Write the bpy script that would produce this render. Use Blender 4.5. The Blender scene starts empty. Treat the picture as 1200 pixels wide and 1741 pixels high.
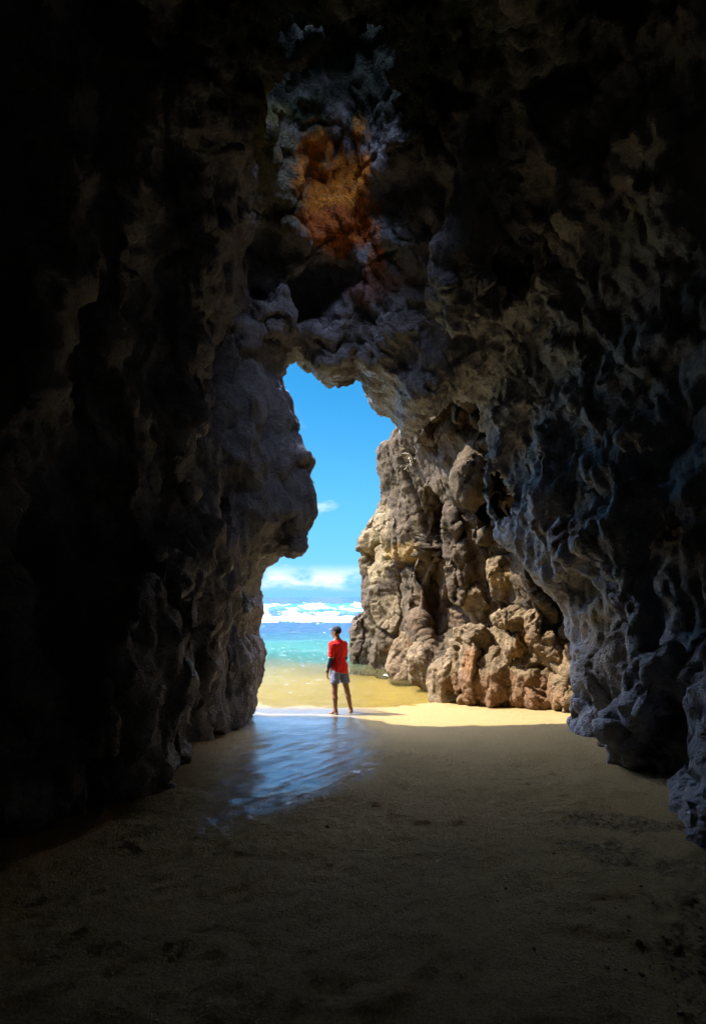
import bpy, math, random
import numpy as np
from mathutils import Vector

scene = bpy.context.scene
# ------------------------------------------------------------------ camera
F = 850.0                      # focal length in photo pixels (photo 1200 x 1741)
CX, HY, CH = 600.0, 1015.0, 1.6  # column of the view axis, horizon row, eye height
cam_data = bpy.data.cameras.new("camera")
cam = bpy.data.objects.new("camera", cam_data)
scene.collection.objects.link(cam)
cam.location = (0, 0, CH)
cam.rotation_euler = (math.radians(90), 0, 0)
cam_data.sensor_fit = 'VERTICAL'
cam_data.sensor_height = 36.0
cam_data.lens = 36.0 * F / 1741.0
cam_data.shift_y = (HY - 870.5) / 1741.0
cam_data.clip_start = 0.05
cam_data.clip_end = 20000
scene.camera = cam

# ------------------------------------------------------------------ sun + sky
SUN_EL = math.radians(53)
SUN_H = Vector((-1.0, 0.09, 0)).normalized()          # horizontal direction towards the sun
to_sun = Vector((SUN_H.x * math.cos(SUN_EL), SUN_H.y * math.cos(SUN_EL), math.sin(SUN_EL)))
sun_data = bpy.data.lights.new("sun", 'SUN')
sun_data.energy = 3.8
sun_data.angle = math.radians(0.5)
sun_data.color = (1.0, 0.93, 0.80)
sun = bpy.data.objects.new("sun", sun_data)
scene.collection.objects.link(sun)
sun.rotation_euler = (-to_sun).to_track_quat('-Z', 'Y').to_euler()
sun.location = to_sun * 60

world = bpy.data.worlds.new("World")
scene.world = world
world.use_nodes = True
wn, wl = world.node_tree.nodes, world.node_tree.links
wn.clear()
w_out = wn.new('ShaderNodeOutputWorld')
w_bg = wn.new('ShaderNodeBackground')
w_bg.inputs['Strength'].default_value = 0.055
sky = wn.new('ShaderNodeTexSky')
sky.sky_type = 'NISHITA'
sky.sun_disc = False
sky.sun_elevation = SUN_EL
sky.sun_rotation = math.atan2(SUN_H.x, SUN_H.y)
sky.air_density = 1.0
sky.dust_density = 0.3
sky.ozone_density = 2.0
hsv = wn.new('ShaderNodeHueSaturation')
hsv.inputs['Saturation'].default_value = 1.5
hsv.inputs['Hue'].default_value = 0.495
wl.new(sky.outputs[0], hsv.inputs['Color'])
tc = wn.new('ShaderNodeTexCoord')
sep = wn.new('ShaderNodeSeparateXYZ')
wl.new(tc.outputs['Generated'], sep.inputs[0])


def wmath(op, a, b=None, c=None, clamp=False):
    n = wn.new('ShaderNodeMath')
    n.operation = op
    n.use_clamp = clamp
    for k, v in enumerate((a, b, c)):
        if v is None:
            continue
        if isinstance(v, (int, float)):
            n.inputs[k].default_value = v
        else:
            wl.new(v, n.inputs[k])
    return n.outputs[0]


def wramp(v, lo, hi):
    n = wn.new('ShaderNodeMapRange')
    n.interpolation_type = 'SMOOTHSTEP'
    wl.new(v, n.inputs[0])
    n.inputs[1].default_value = lo
    n.inputs[2].default_value = hi
    return n.outputs[0]


mp = wn.new('ShaderNodeMapping')
mp.inputs['Scale'].default_value = (1, 1, 2.6)
mp.inputs['Location'].default_value = (0.35, 0.0, 0.12)
wl.new(tc.outputs['Generated'], mp.inputs[0])
cn = wn.new('ShaderNodeTexNoise')
cn.inputs['Scale'].default_value = 9
cn.inputs['Detail'].default_value = 9
cn.inputs['Roughness'].default_value = 0.58
wl.new(mp.outputs[0], cn.inputs['Vector'])
# a low bank of cloud above the sea and a few thin shreds higher up
bank = wmath('MULTIPLY', wramp(sep.outputs['Z'], 0.070, 0.030), wramp(sep.outputs['Z'], 0.008, 0.030))
bank = wmath('MULTIPLY', bank, wramp(cn.outputs[0], 0.40, 0.60))
shred = wmath('MULTIPLY', wramp(cn.outputs[0], 0.60, 0.75), wramp(sep.outputs['Z'], 0.42, 0.05))
cl = wmath('MAXIMUM', wmath('MULTIPLY', bank, 0.85), wmath('MULTIPLY', shred, 0.55))
wmix = wn.new('ShaderNodeMix')
wmix.data_type = 'RGBA'
low = wn.new('ShaderNodeMix')
low.data_type = 'RGBA'
wl.new(wmath('ADD', 0.25, wmath('MULTIPLY', wramp(sep.outputs['Z'], 0.42, 0.0), 0.6)), low.inputs[0])
wl.new(hsv.outputs[0], low.inputs[6])
low.inputs[7].default_value = (0.66, 3.6, 6.9, 1)
wl.new(cl, wmix.inputs[0])
wl.new(low.outputs[2], wmix.inputs[6])
wmix.inputs[7].default_value = (7.0, 7.4, 7.9, 1)
# bright unseen cumulus added overhead to fill the cave with daylight
fill_cloud = wmath('MULTIPLY', wramp(sep.outputs['Z'], 0.46, 0.56), wramp(cn.outputs[0], 0.34, 0.52))
wmix2 = wn.new('ShaderNodeMix')
wmix2.data_type = 'RGBA'
wl.new(fill_cloud, wmix2.inputs[0])
wl.new(wmix.outputs[2], wmix2.inputs[6])
wmix2.inputs[7].default_value = (45, 51, 72, 1)
wl.new(wmix2.outputs[2], w_bg.inputs['Color'])
wl.new(w_bg.outputs[0], w_out.inputs['Surface'])

scene.view_settings.view_transform = 'Standard'
scene.view_settings.look = 'None'
scene.view_settings.exposure = 1.75
scene.view_settings.gamma = 1.0
cy = scene.cycles
cy.use_denoising = True
cy.max_bounces = 12
cy.diffuse_bounces = 9
cy.glossy_bounces = 4
cy.transparent_max_bounces = 8
cy.caustics_reflective = False
cy.caustics_refractive = False
cy.sample_clamp_indirect = 6.0


# ------------------------------------------------------------------ noise
def _hash(ix, iy, iz, seed):
    h = (ix.astype(np.uint32) * np.uint32(374761393) + iy.astype(np.uint32) * np.uint32(668265263)
         + iz.astype(np.uint32) * np.uint32(2147483647) + np.uint32(seed * 974711 + 12345))
    h = (h ^ (h >> np.uint32(13))) * np.uint32(1274126177)
    h = (h ^ (h >> np.uint32(16))) * np.uint32(2246822519)
    return h ^ (h >> np.uint32(13))


def _u(h):
    return (h & np.uint32(0xffffff)).astype(np.float32) / np.float32(16777216.0)


def gnoise(P, seed=0):
    P = np.asarray(P, np.float32)
    I = np.floor(P).astype(np.int32)
    f = P - I
    u = f * f * f * (f * (f * 6 - 15) + 10)
    out = np.zeros(len(P), np.float32)
    for dx in (0, 1):
        wx = u[:, 0] if dx else 1 - u[:, 0]
        for dy in (0, 1):
            wy = u[:, 1] if dy else 1 - u[:, 1]
            for dz in (0, 1):
                wz = u[:, 2] if dz else 1 - u[:, 2]
                h = _hash(I[:, 0] + dx, I[:, 1] + dy, I[:, 2] + dz, seed)
                gx = (h & np.uint32(1023)).astype(np.float32) / 511.5 - 1
                gy = ((h >> np.uint32(10)) & np.uint32(1023)).astype(np.float32) / 511.5 - 1
                gz = ((h >> np.uint32(20)) & np.uint32(1023)).astype(np.float32) / 511.5 - 1
                out += wx * wy * wz * (gx * (f[:, 0] - dx) + gy * (f[:, 1] - dy) + gz * (f[:, 2] - dz))
    return out * 1.3


def fbm(P, octs=5, seed=0, gain=0.5, ridge=False):
    P = np.asarray(P, np.float32)
    a, s, out = 1.0, 1.0, np.zeros(len(P), np.float32)
    for o in range(octs):
        n = gnoise(P * s + 17.3 * o, seed + o)
        if ridge:
            n = 0.5 - np.abs(n) * 1.6
        out += a * n
        a *= gain
        s *= 2.03
    return out


def worley(P, seed=0, vec=False):
    P = np.asarray(P, np.float32)
    I = np.floor(P).astype(np.int32)
    f1 = np.full(len(P), 9, np.float32)
    f2 = np.full(len(P), 9, np.float32)
    cid = np.zeros(len(P), np.float32)
    off = np.zeros((len(P), 3), np.float32) if vec else None
    for dx in (-1, 0, 1):
        for dy in (-1, 0, 1):
            for dz in (-1, 0, 1):
                cx, cy_, cz = I[:, 0] + dx, I[:, 1] + dy, I[:, 2] + dz
                h = _hash(cx, cy_, cz, seed)
                h2 = _hash(cx, cy_, cz, seed + 71)
                px = cx + _u(h)
                py = cy_ + _u(h2)
                pz = cz + _u(_hash(cx, cy_, cz, seed + 133))
                d = np.sqrt((px - P[:, 0]) ** 2 + (py - P[:, 1]) ** 2 + (pz - P[:, 2]) ** 2)
                near = d < f1
                f2 = np.where(near, f1, np.minimum(f2, d))
                cid = np.where(near, _u(h2 ^ h), cid)
                f1 = np.where(near, d, f1)
                if vec:
                    off[near] = np.stack([P[:, 0] - px, P[:, 1] - py, P[:, 2] - pz], 1)[near]
    return (f1, f2, cid, off) if vec else (f1, f2, cid)


def facets(P, seed):
    """Fractured blocks: every cell is a tilted plane with its own offset, split by cracks."""
    f1, f2, cid, off = worley(P, seed, True)
    a = cid * 6.2832 * 7
    b = (cid * 37.7) % 1.0 * 2 - 1
    r = np.sqrt(1 - b * b)
    tilt = off[:, 0] * r * np.cos(a) + off[:, 1] * r * np.sin(a) + off[:, 2] * b
    return tilt, (cid * 91.3) % 1.0 - 0.5, f2 - f1


def crag(P, seed, f, n=6, warp=0.55, flat=1.0):
    """Angular relief: folded planes in random directions, meeting in sharp edges."""
    rng = np.random.RandomState(seed)
    out, a, tot = np.zeros(len(P), np.float32), 1.0, 0.0
    for i in range(n):
        v = rng.normal(size=3)
        v[2] *= flat
        v /= np.linalg.norm(v)
        ph = P @ v.astype(np.float32) * f * (1 + 0.37 * i) + rng.rand() + warp * gnoise(P * f * 0.7 + 5 * i, seed + i)
        out += a * (np.abs(ph - np.floor(ph) - 0.5) * 2 - 0.5)
        tot += a * a
        a *= 0.74
    return out / math.sqrt(tot)


def sstep(x, a, b):
    t = np.clip((x - a) / (b - a), 0, 1)
    return t * t * (3 - 2 * t)


# ------------------------------------------------------------------ meshes
def link(name, mesh, mat=None, parent=None):
    o = bpy.data.objects.new(name, mesh)
    scene.collection.objects.link(o)
    if mat:
        mesh.materials.append(mat)
    if parent:
        o.parent = parent
    return o


def tag(o, label=None, cat=None, group=None, kind=None):
    if label:
        o["label"] = label
    if cat:
        o["category"] = cat
    if group:
        o["group"] = group
    if kind:
        o["kind"] = kind
    return o


def mesh_np(name, V, Q, smooth=True):
    V = np.asarray(V, np.float32)
    Q = np.asarray(Q, np.int32)
    k = Q.shape[1]
    m = bpy.data.meshes.new(name)
    m.vertices.add(len(V))
    m.vertices.foreach_set('co', V.ravel())
    m.loops.add(Q.size)
    m.loops.foreach_set('vertex_index', Q.ravel())
    m.polygons.add(len(Q))
    m.polygons.foreach_set('loop_start', np.arange(0, Q.size, k, dtype=np.int32))
    m.polygons.foreach_set('loop_total', np.full(len(Q), k, np.int32))
    m.polygons.foreach_set('use_smooth', np.full(len(Q), smooth, bool))
    m.update(calc_edges=True)
    m.validate()
    return m


def coords(m):
    a = np.empty(len(m.vertices) * 3, np.float32)
    m.vertices.foreach_get('co', a)
    return a.reshape(-1, 3)


def normals(m):
    a = np.empty(len(m.vertices) * 3, np.float32)
    m.vertex_normals.foreach_get('vector', a)
    return a.reshape(-1, 3)


def set_coords(m, V):
    m.vertices.foreach_set('co', np.asarray(V, np.float32).ravel())
    m.update()


def attr(m, name, vals):
    a = m.attributes.new(name, 'FLOAT', 'POINT')
    a.data.foreach_set('value', np.asarray(vals, np.float32))


def subdivide(m, levels=1):
    o = bpy.data.objects.new("work", m)
    scene.collection.objects.link(o)
    md = o.modifiers.new("s", 'SUBSURF')
    md.levels = levels
    dg = bpy.context.evaluated_depsgraph_get()
    r = bpy.data.meshes.new_from_object(o.evaluated_get(dg))
    bpy.data.objects.remove(o)
    return r


def surface_nets(D, org, h):
    """Polygon surface of D < 0 on a regular grid."""
    D = D.astype(np.float32)
    ins = D < 0
    nx, ny, nz = D.shape
    cnt = np.zeros((nx - 1, ny - 1, nz - 1), np.uint8)
    for a in (0, 1):
        for b in (0, 1):
            for c in (0, 1):
                cnt += ins[a:nx - 1 + a, b:ny - 1 + b, c:nz - 1 + c]
    act = (cnt > 0) & (cnt < 8)
    I, J, K = np.nonzero(act)
    idx = np.full(act.shape, -1, np.int32)
    idx[I, J, K] = np.arange(len(I))
    acc = np.zeros((len(I), 3), np.float32)
    num = np.zeros(len(I), np.float32)
    cor = [(a, b, c) for a in (0, 1) for b in (0, 1) for c in (0, 1)]
    for p in cor:
        for ax in range(3):
            if p[ax]:
                continue
            q = list(p)
            q[ax] = 1
            d0 = D[I + p[0], J + p[1], K + p[2]]
            d1 = D[I + q[0], J + q[1], K + q[2]]
            cr = (d0 < 0) != (d1 < 0)
            t = np.where(cr, d0 / np.where(cr, d0 - d1, 1), 0)
            for k in range(3):
                acc[:, k] += np.where(cr, p[k] + (t if k == ax else 0), 0)
            num += cr
    V = np.stack([I, J, K], 1) + acc / num[:, None]
    V = V * h + np.asarray(org, np.float32)
    quads = []
    for ax in range(3):
        s0 = [slice(None)] * 3
        s1 = [slice(None)] * 3
        s0[ax] = slice(0, -1)
        s1[ax] = slice(1, None)
        a, b = ins[tuple(s0)], ins[tuple(s1)]
        E = np.stack(np.nonzero(a != b), 1)
        u, v = (ax + 1) % 3, (ax + 2) % 3
        ok = (E[:, u] > 0) & (E[:, v] > 0) & (E[:, u] < D.shape[u] - 1) & (E[:, v] < D.shape[v] - 1)
        E = E[ok]
        fl = a[tuple(E.T)]

        def cell(du, dv):
            C = E.copy()
            C[:, u] -= du
            C[:, v] -= dv
            return idx[tuple(C.T)]
        q = np.stack([cell(1, 1), cell(0, 1), cell(0, 0), cell(1, 0)], 1)
        q[~fl] = q[~fl][:, ::-1]
        quads.append(q)
    return V, np.concatenate(quads)


def poly_sdf(poly, X, Z):
    """Signed distance to a closed polygon (negative inside)."""
    A = np.asarray(poly, np.float32)
    B = np.roll(A, -1, 0)
    d = np.full(X.shape, 1e9, np.float32)
    s = np.ones(X.shape, np.float32)
    for (ax, az), (bx, bz) in zip(A, B):
        ex, ez = bx - ax, bz - az
        wx, wz = X - ax, Z - az
        t = np.clip((wx * ex + wz * ez) / (ex * ex + ez * ez + 1e-12), 0, 1)
        d = np.minimum(d, (wx - ex * t) ** 2 + (wz - ez * t) ** 2)
        c1 = Z >= az
        c2 = Z < bz
        c3 = ex * wz > ez * wx
        flip = (c1 & c2 & c3) | (~c1 & ~c2 & ~c3)
        s = np.where(flip, -s, s)
    return s * np.sqrt(d)


def smin(a, b, k):
    h = np.clip(0.5 + 0.5 * (b - a) / k, 0, 1)
    return b * (1 - h) + a * h - k * h * (1 - h)


def close(D, h):
    for ax in range(3):
        for e in (0, -1):
            s = [slice(None)] * 3
            s[ax] = e
            D[tuple(s)] = np.maximum(D[tuple(s)], h * 0.5)
    return D


def at(px, py, d):
    """World point seen in the photo at (px, py) when it is d metres ahead."""
    return ((px - CX) / F * d, d, CH + (HY - py) / F * d)


# ------------------------------------------------------------------ materials
class NT:
    def __init__(self, name):
        self.m = bpy.data.materials.new(name)
        self.m.use_nodes = True
        self.n, self.l = self.m.node_tree.nodes, self.m.node_tree.links
        self.n.clear()
        self.out = self.n.new('ShaderNodeOutputMaterial')
        self.pos = self.n.new('ShaderNodeNewGeometry').outputs['Position']

    def put(self, sock, v):
        if isinstance(v, (int, float)):
            sock.default_value = v
        elif isinstance(v, (tuple, list)):
            sock.default_value = tuple(v) if len(v) != 3 or len(sock.default_value) == 3 else (*v, 1)
        else:
            self.l.new(v, sock)

    def math(self, op, a, b=None, clamp=False):
        x = self.n.new('ShaderNodeMath')
        x.operation = op
        x.use_clamp = clamp
        self.put(x.inputs[0], a)
        if b is not None:
            self.put(x.inputs[1], b)
        return x.outputs[0]

    def ramp(self, v, lo, hi, a=0.0, b=1.0):
        x = self.n.new('ShaderNodeMapRange')
        x.interpolation_type = 'SMOOTHSTEP'
        self.put(x.inputs[0], v)
        x.inputs[1].default_value, x.inputs[2].default_value = lo, hi
        x.inputs[3].default_value, x.inputs[4].default_value = a, b
        return x.outputs[0]

    def scaled(self, sc, off=(0, 0, 0)):
        x = self.n.new('ShaderNodeMapping')
        x.inputs['Scale'].default_value = sc
        x.inputs['Location'].default_value = off
        self.l.new(self.pos, x.inputs[0])
        return x.outputs[0]

    def noise(self, scale, detail=8, rough=0.6, vec=None, dist=0.0):
        x = self.n.new('ShaderNodeTexNoise')
        x.inputs['Scale'].default_value = scale
        x.inputs['Detail'].default_value = detail
        x.inputs['Roughness'].default_value = rough
        x.inputs['Distortion'].default_value = dist
        self.l.new(vec if vec is not None else self.pos, x.inputs['Vector'])
        return x.outputs[0]

    def voro(self, scale, feature='DISTANCE_TO_EDGE', vec=None, out=0):
        x = self.n.new('ShaderNodeTexVoronoi')
        x.feature = feature
        x.inputs['Scale'].default_value = scale
        self.l.new(vec if vec is not None else self.pos, x.inputs['Vector'])
        return x.outputs[out]

    def mix(self, f, a, b, mode='MIX'):
        x = self.n.new('ShaderNodeMix')
        x.data_type = 'RGBA'
        x.blend_type = mode
        self.put(x.inputs[0], f)
        self.put(x.inputs[6], a)
        self.put(x.inputs[7], b)
        return x.outputs[2]

    def attr(self, name):
        x = self.n.new('ShaderNodeAttribute')
        x.attribute_name = name
        return x.outputs['Fac']

    def bump(self, h, dist, strength=1.0, nrm=None):
        x = self.n.new('ShaderNodeBump')
        x.inputs['Strength'].default_value = strength
        x.inputs['Distance'].default_value = dist
        self.l.new(h, x.inputs['Height'])
        if nrm is not None:
            self.l.new(nrm, x.inputs['Normal'])
        return x.outputs[0]

    def bsdf(self, col, rough=0.7, spec=0.4, nrm=None, **kw):
        x = self.n.new('ShaderNodeBsdfPrincipled')
        self.put(x.inputs['Base Color'], col)
        self.put(x.inputs['Roughness'], rough)
        self.put(x.inputs['Specular IOR Level'], spec)
        if nrm is not None:
            self.l.new(nrm, x.inputs['Normal'])
        for k, v in kw.items():
            self.put(x.inputs[k], v)
        return x.outputs[0]

    def done(self, sh):
        self.l.new(sh, self.out.inputs['Surface'])
        return self.m


def spot_mask(t, c, r, wob, nz):
    """Irregular patch of stain, painted light or painted shade of radius r (x, y, z) about c."""
    x = t.n.new('ShaderNodeVectorMath')
    x.operation = 'SUBTRACT'
    t.l.new(t.pos, x.inputs[0])
    x.inputs[1].default_value = c
    y = t.n.new('ShaderNodeVectorMath')
    y.operation = 'DIVIDE'
    t.l.new(x.outputs[0], y.inputs[0])
    y.inputs[1].default_value = r
    z = t.n.new('ShaderNodeVectorMath')
    z.operation = 'LENGTH'
    t.l.new(y.outputs[0], z.inputs[0])
    d = t.math('ADD', z.outputs['Value'], t.math('MULTIPLY', t.math('SUBTRACT', nz, 0.5), wob))
    return t.ramp(d, 1.1, 0.75)


def rock_mat(name, cols, spots=(), bumpk=1.0, rough=0.78, spec=0.35):
    t = NT(name)
    big = t.noise(0.55, 5, 0.6, dist=0.6)
    mid = t.noise(3.2, 9, 0.65)
    fine = t.noise(17, 10, 0.7)
    warp = t.n.new('ShaderNodeMix')
    warp.data_type = 'RGBA'
    x = t.n.new('ShaderNodeVectorMath')
    x.operation = 'ADD'
    nv = t.n.new('ShaderNodeTexNoise')
    nv.inputs['Scale'].default_value = 2.3
    nv.inputs['Detail'].default_value = 6
    t.l.new(t.pos, nv.inputs['Vector'])
    sc = t.n.new('ShaderNodeVectorMath')
    sc.operation = 'SCALE'
    sc.inputs['Scale'].default_value = 0.55
    t.l.new(nv.outputs['Color'], sc.inputs[0])
    t.l.new(t.pos, x.inputs[0])
    t.l.new(sc.outputs[0], x.inputs[1])
    grain = t.noise(52, 6, 0.75)
    crack = t.ramp(t.voro(2.6, vec=x.outputs[0]), 0.0, 0.05)
    pits = t.ramp(t.voro(21, 'F1', vec=x.outputs[0]), 0.05, 0.45)
    c = t.mix(t.ramp(mid, 0.3, 0.7), cols[0], cols[1])
    c = t.mix(t.ramp(big, 0.45, 0.68), c, cols[2])
    c = t.mix(t.math('MULTIPLY', t.ramp(fine, 0.52, 0.75), 0.6), c, cols[3])
    wob = t.noise(2.4, 8, 0.65)
    dull = 0.0
    for (ctr, rad, col, w, k) in spots:
        if k > 0.94:
            dull = t.math('MAXIMUM', dull, spot_mask(t, ctr, rad, w, wob))
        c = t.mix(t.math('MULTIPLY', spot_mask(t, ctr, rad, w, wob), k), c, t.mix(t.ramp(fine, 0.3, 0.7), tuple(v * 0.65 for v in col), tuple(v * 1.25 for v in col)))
    c = t.mix(t.math('MULTIPLY', t.math('SUBTRACT', 1.0, crack), 0.35), c, tuple(v * 0.4 for v in cols[0]))
    c = t.mix(t.math('MULTIPLY', t.ramp(grain, 0.50, 0.30), 0.55), c, tuple(v * 0.35 for v in cols[0]))
    c = t.mix(t.math('MULTIPLY', t.ramp(grain, 0.56, 0.72), 0.40), c, tuple(min(0.6, v * 1.35) for v in cols[3]))
    hgt = t.math('ADD', t.math('MULTIPLY', mid, 0.8), t.math('MULTIPLY', fine, 0.60))
    hgt = t.math('ADD', hgt, t.math('MULTIPLY', crack, 0.10))
    hgt = t.math('ADD', hgt, t.math('MULTIPLY', t.noise(44, 6, 0.7), 0.16))
    hgt = t.math('ADD', hgt, t.math('MULTIPLY', pits, 0.16))
    nrm = t.bump(hgt, 0.11 * bumpk, 0.9)
    if isinstance(rough, tuple):      # damp rock: patches of sheen
        rough = t.ramp(t.noise(1.7, 6, 0.6), 0.38, 0.62, rough[0], rough[1])
        if not isinstance(dull, float):   # mossy, stained and shade-painted rock is dry and matt
            rough = t.math('MAXIMUM', rough, t.math('MULTIPLY', dull, 0.95))
            spec = t.math('SUBTRACT', spec, t.math('MULTIPLY', dull, spec - 0.1))
    return t.done(t.bsdf(c, rough, spec, nrm))


ORANGE = (0.62, 0.22, 0.035)
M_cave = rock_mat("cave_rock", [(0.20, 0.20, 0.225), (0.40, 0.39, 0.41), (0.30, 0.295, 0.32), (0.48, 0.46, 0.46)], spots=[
    ((0.0, 5.0, 9.2), (4.2, 2.6, 2.5), (0.020, 0.031, 0.020), 1.0, 0.97),  # dark moss, widened to paint deep shade over the near roof
    (at(560, 150, 6.4), (0.55, 1.0, 0.45), (0.045, 0.085, 0.05), 1.4, 0.96),
    (at(475, 280, 6.8), (0.5, 1.2, 0.7), (0.16, 0.16, 0.06), 1.4, 0.8),
    (at(572, 300, 7.0), (0.62, 1.3, 0.80), (0.78, 0.29, 0.035), 1.6, 1.0),
    (at(580, 360, 7.2), (0.6, 1.2, 0.30), (0.70, 0.20, 0.045), 1.3, 0.96),
    (at(640, 430, 7.4), (0.16, 1.0, 0.35), (0.60, 0.19, 0.05), 1.0, 0.9),
    (at(640, 520, 8.4), (0.65, 1.0, 0.25), (0.30, 0.13, 0.10), 1.0, 0.8),
    (at(780, 490, 7.6), (0.55, 1.2, 0.55), (0.34, 0.27, 0.16), 1.0, 0.9),
    (at(680, 370, 7.0), (0.35, 0.9, 0.25), (0.26, 0.29, 0.28), 1.0, 0.8),
    (at(620, 610, 9.3), (1.3, 1.2, 0.75), (0.13, 0.105, 0.085), 0.9, 0.9),  # lintel painted darker to hold down the light bounced onto it
    (at(240, 1010, 6.0), (0.6, 0.7, 0.7), (0.27, 0.19, 0.14), 1.0, 0.9),
    (at(1030, 910, 6.5), (0.9, 0.9, 0.25), (0.36, 0.21, 0.11), 1.0, 0.8),
    (at(1010, 1080, 7.3), (0.7, 0.9, 0.7), (0.33, 0.25, 0.16), 1.2, 0.8),
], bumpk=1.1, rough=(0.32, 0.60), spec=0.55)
M_cliff = rock_mat("cliff_rock", [(0.060, 0.040, 0.023), (0.145, 0.102, 0.055), (0.090, 0.064, 0.040), (0.20, 0.148, 0.078)], spots=[
    (at(640, 925, 16.2), (0.85, 1.4, 1.3), (0.30, 0.22, 0.11), 1.3, 0.85),  # sunlit strip on the tower's left edge, painted in as paler rock
    (at(655, 1040, 15.8), (0.55, 1.2, 0.7), (0.30, 0.22, 0.12), 1.3, 0.7),
    (at(730, 1040, 13.5), (1.1, 1.5, 0.9), (0.17, 0.10, 0.05), 1.2, 0.7),
    (at(690, 1110, 15.0), (0.9, 1.5, 0.5), (0.30, 0.15, 0.05), 1.4, 0.7),
    (at(760, 700, 11.5), (1.0, 1.2, 0.5), (0.30, 0.165, 0.09), 1.4, 0.6),
    (at(740, 760, 12.0), (1.1, 1.2, 0.9), (0.105, 0.075, 0.058), 1.2, 0.8),  # shade on the upper face, painted in as darker rock
    (at(690, 940, 15.0), (0.7, 1.5, 0.3), (0.46, 0.30, 0.11), 1.2, 0.7),
])
M_boulder = rock_mat("boulder_rock", [(0.12, 0.078, 0.042), (0.30, 0.21, 0.11), (0.20, 0.13, 0.068), (0.38, 0.28, 0.155)], spots=[
    (at(800, 1130, 10.9), (0.16, 0.5, 0.45), (0.30, 0.13, 0.04), 1.8, 0.7),
    (at(885, 1100, 10.4), (0.14, 0.5, 0.35), (0.34, 0.16, 0.04), 1.8, 0.7),
    (at(850, 1175, 10.6), (1.7, 1.2, 0.40), (0.22, 0.115, 0.055), 1.2, 0.85),
    (at(870, 985, 10.6), (0.5, 0.6, 0.35), (0.38, 0.25, 0.09), 1.6, 0.7),
])


# ------------------------------------------------------------------ sand floor
SEA_Z = -0.84


def ground_z(x, y):
    z = np.where(y < 2, 0.0, -0.79 * (np.clip(y, 2, 10.2) - 2) / 8.2)
    z = z - np.clip(y - 10.2, 0, 60) * 0.055
    z = z + 0.10 * sstep(x, 1.0, 4.5) * sstep(y, 3, 8) + 0.06 * sstep(-x, 1.6, 2.6) * sstep(y, 4, 7)
    return z


FEET = [(0.35 + 0.16 * (k % 2) - 0.075 * k + 0.03 * math.sin(k * 2.3), 4.3 + 0.62 * k, 0.12) for k in range(9)]


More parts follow.
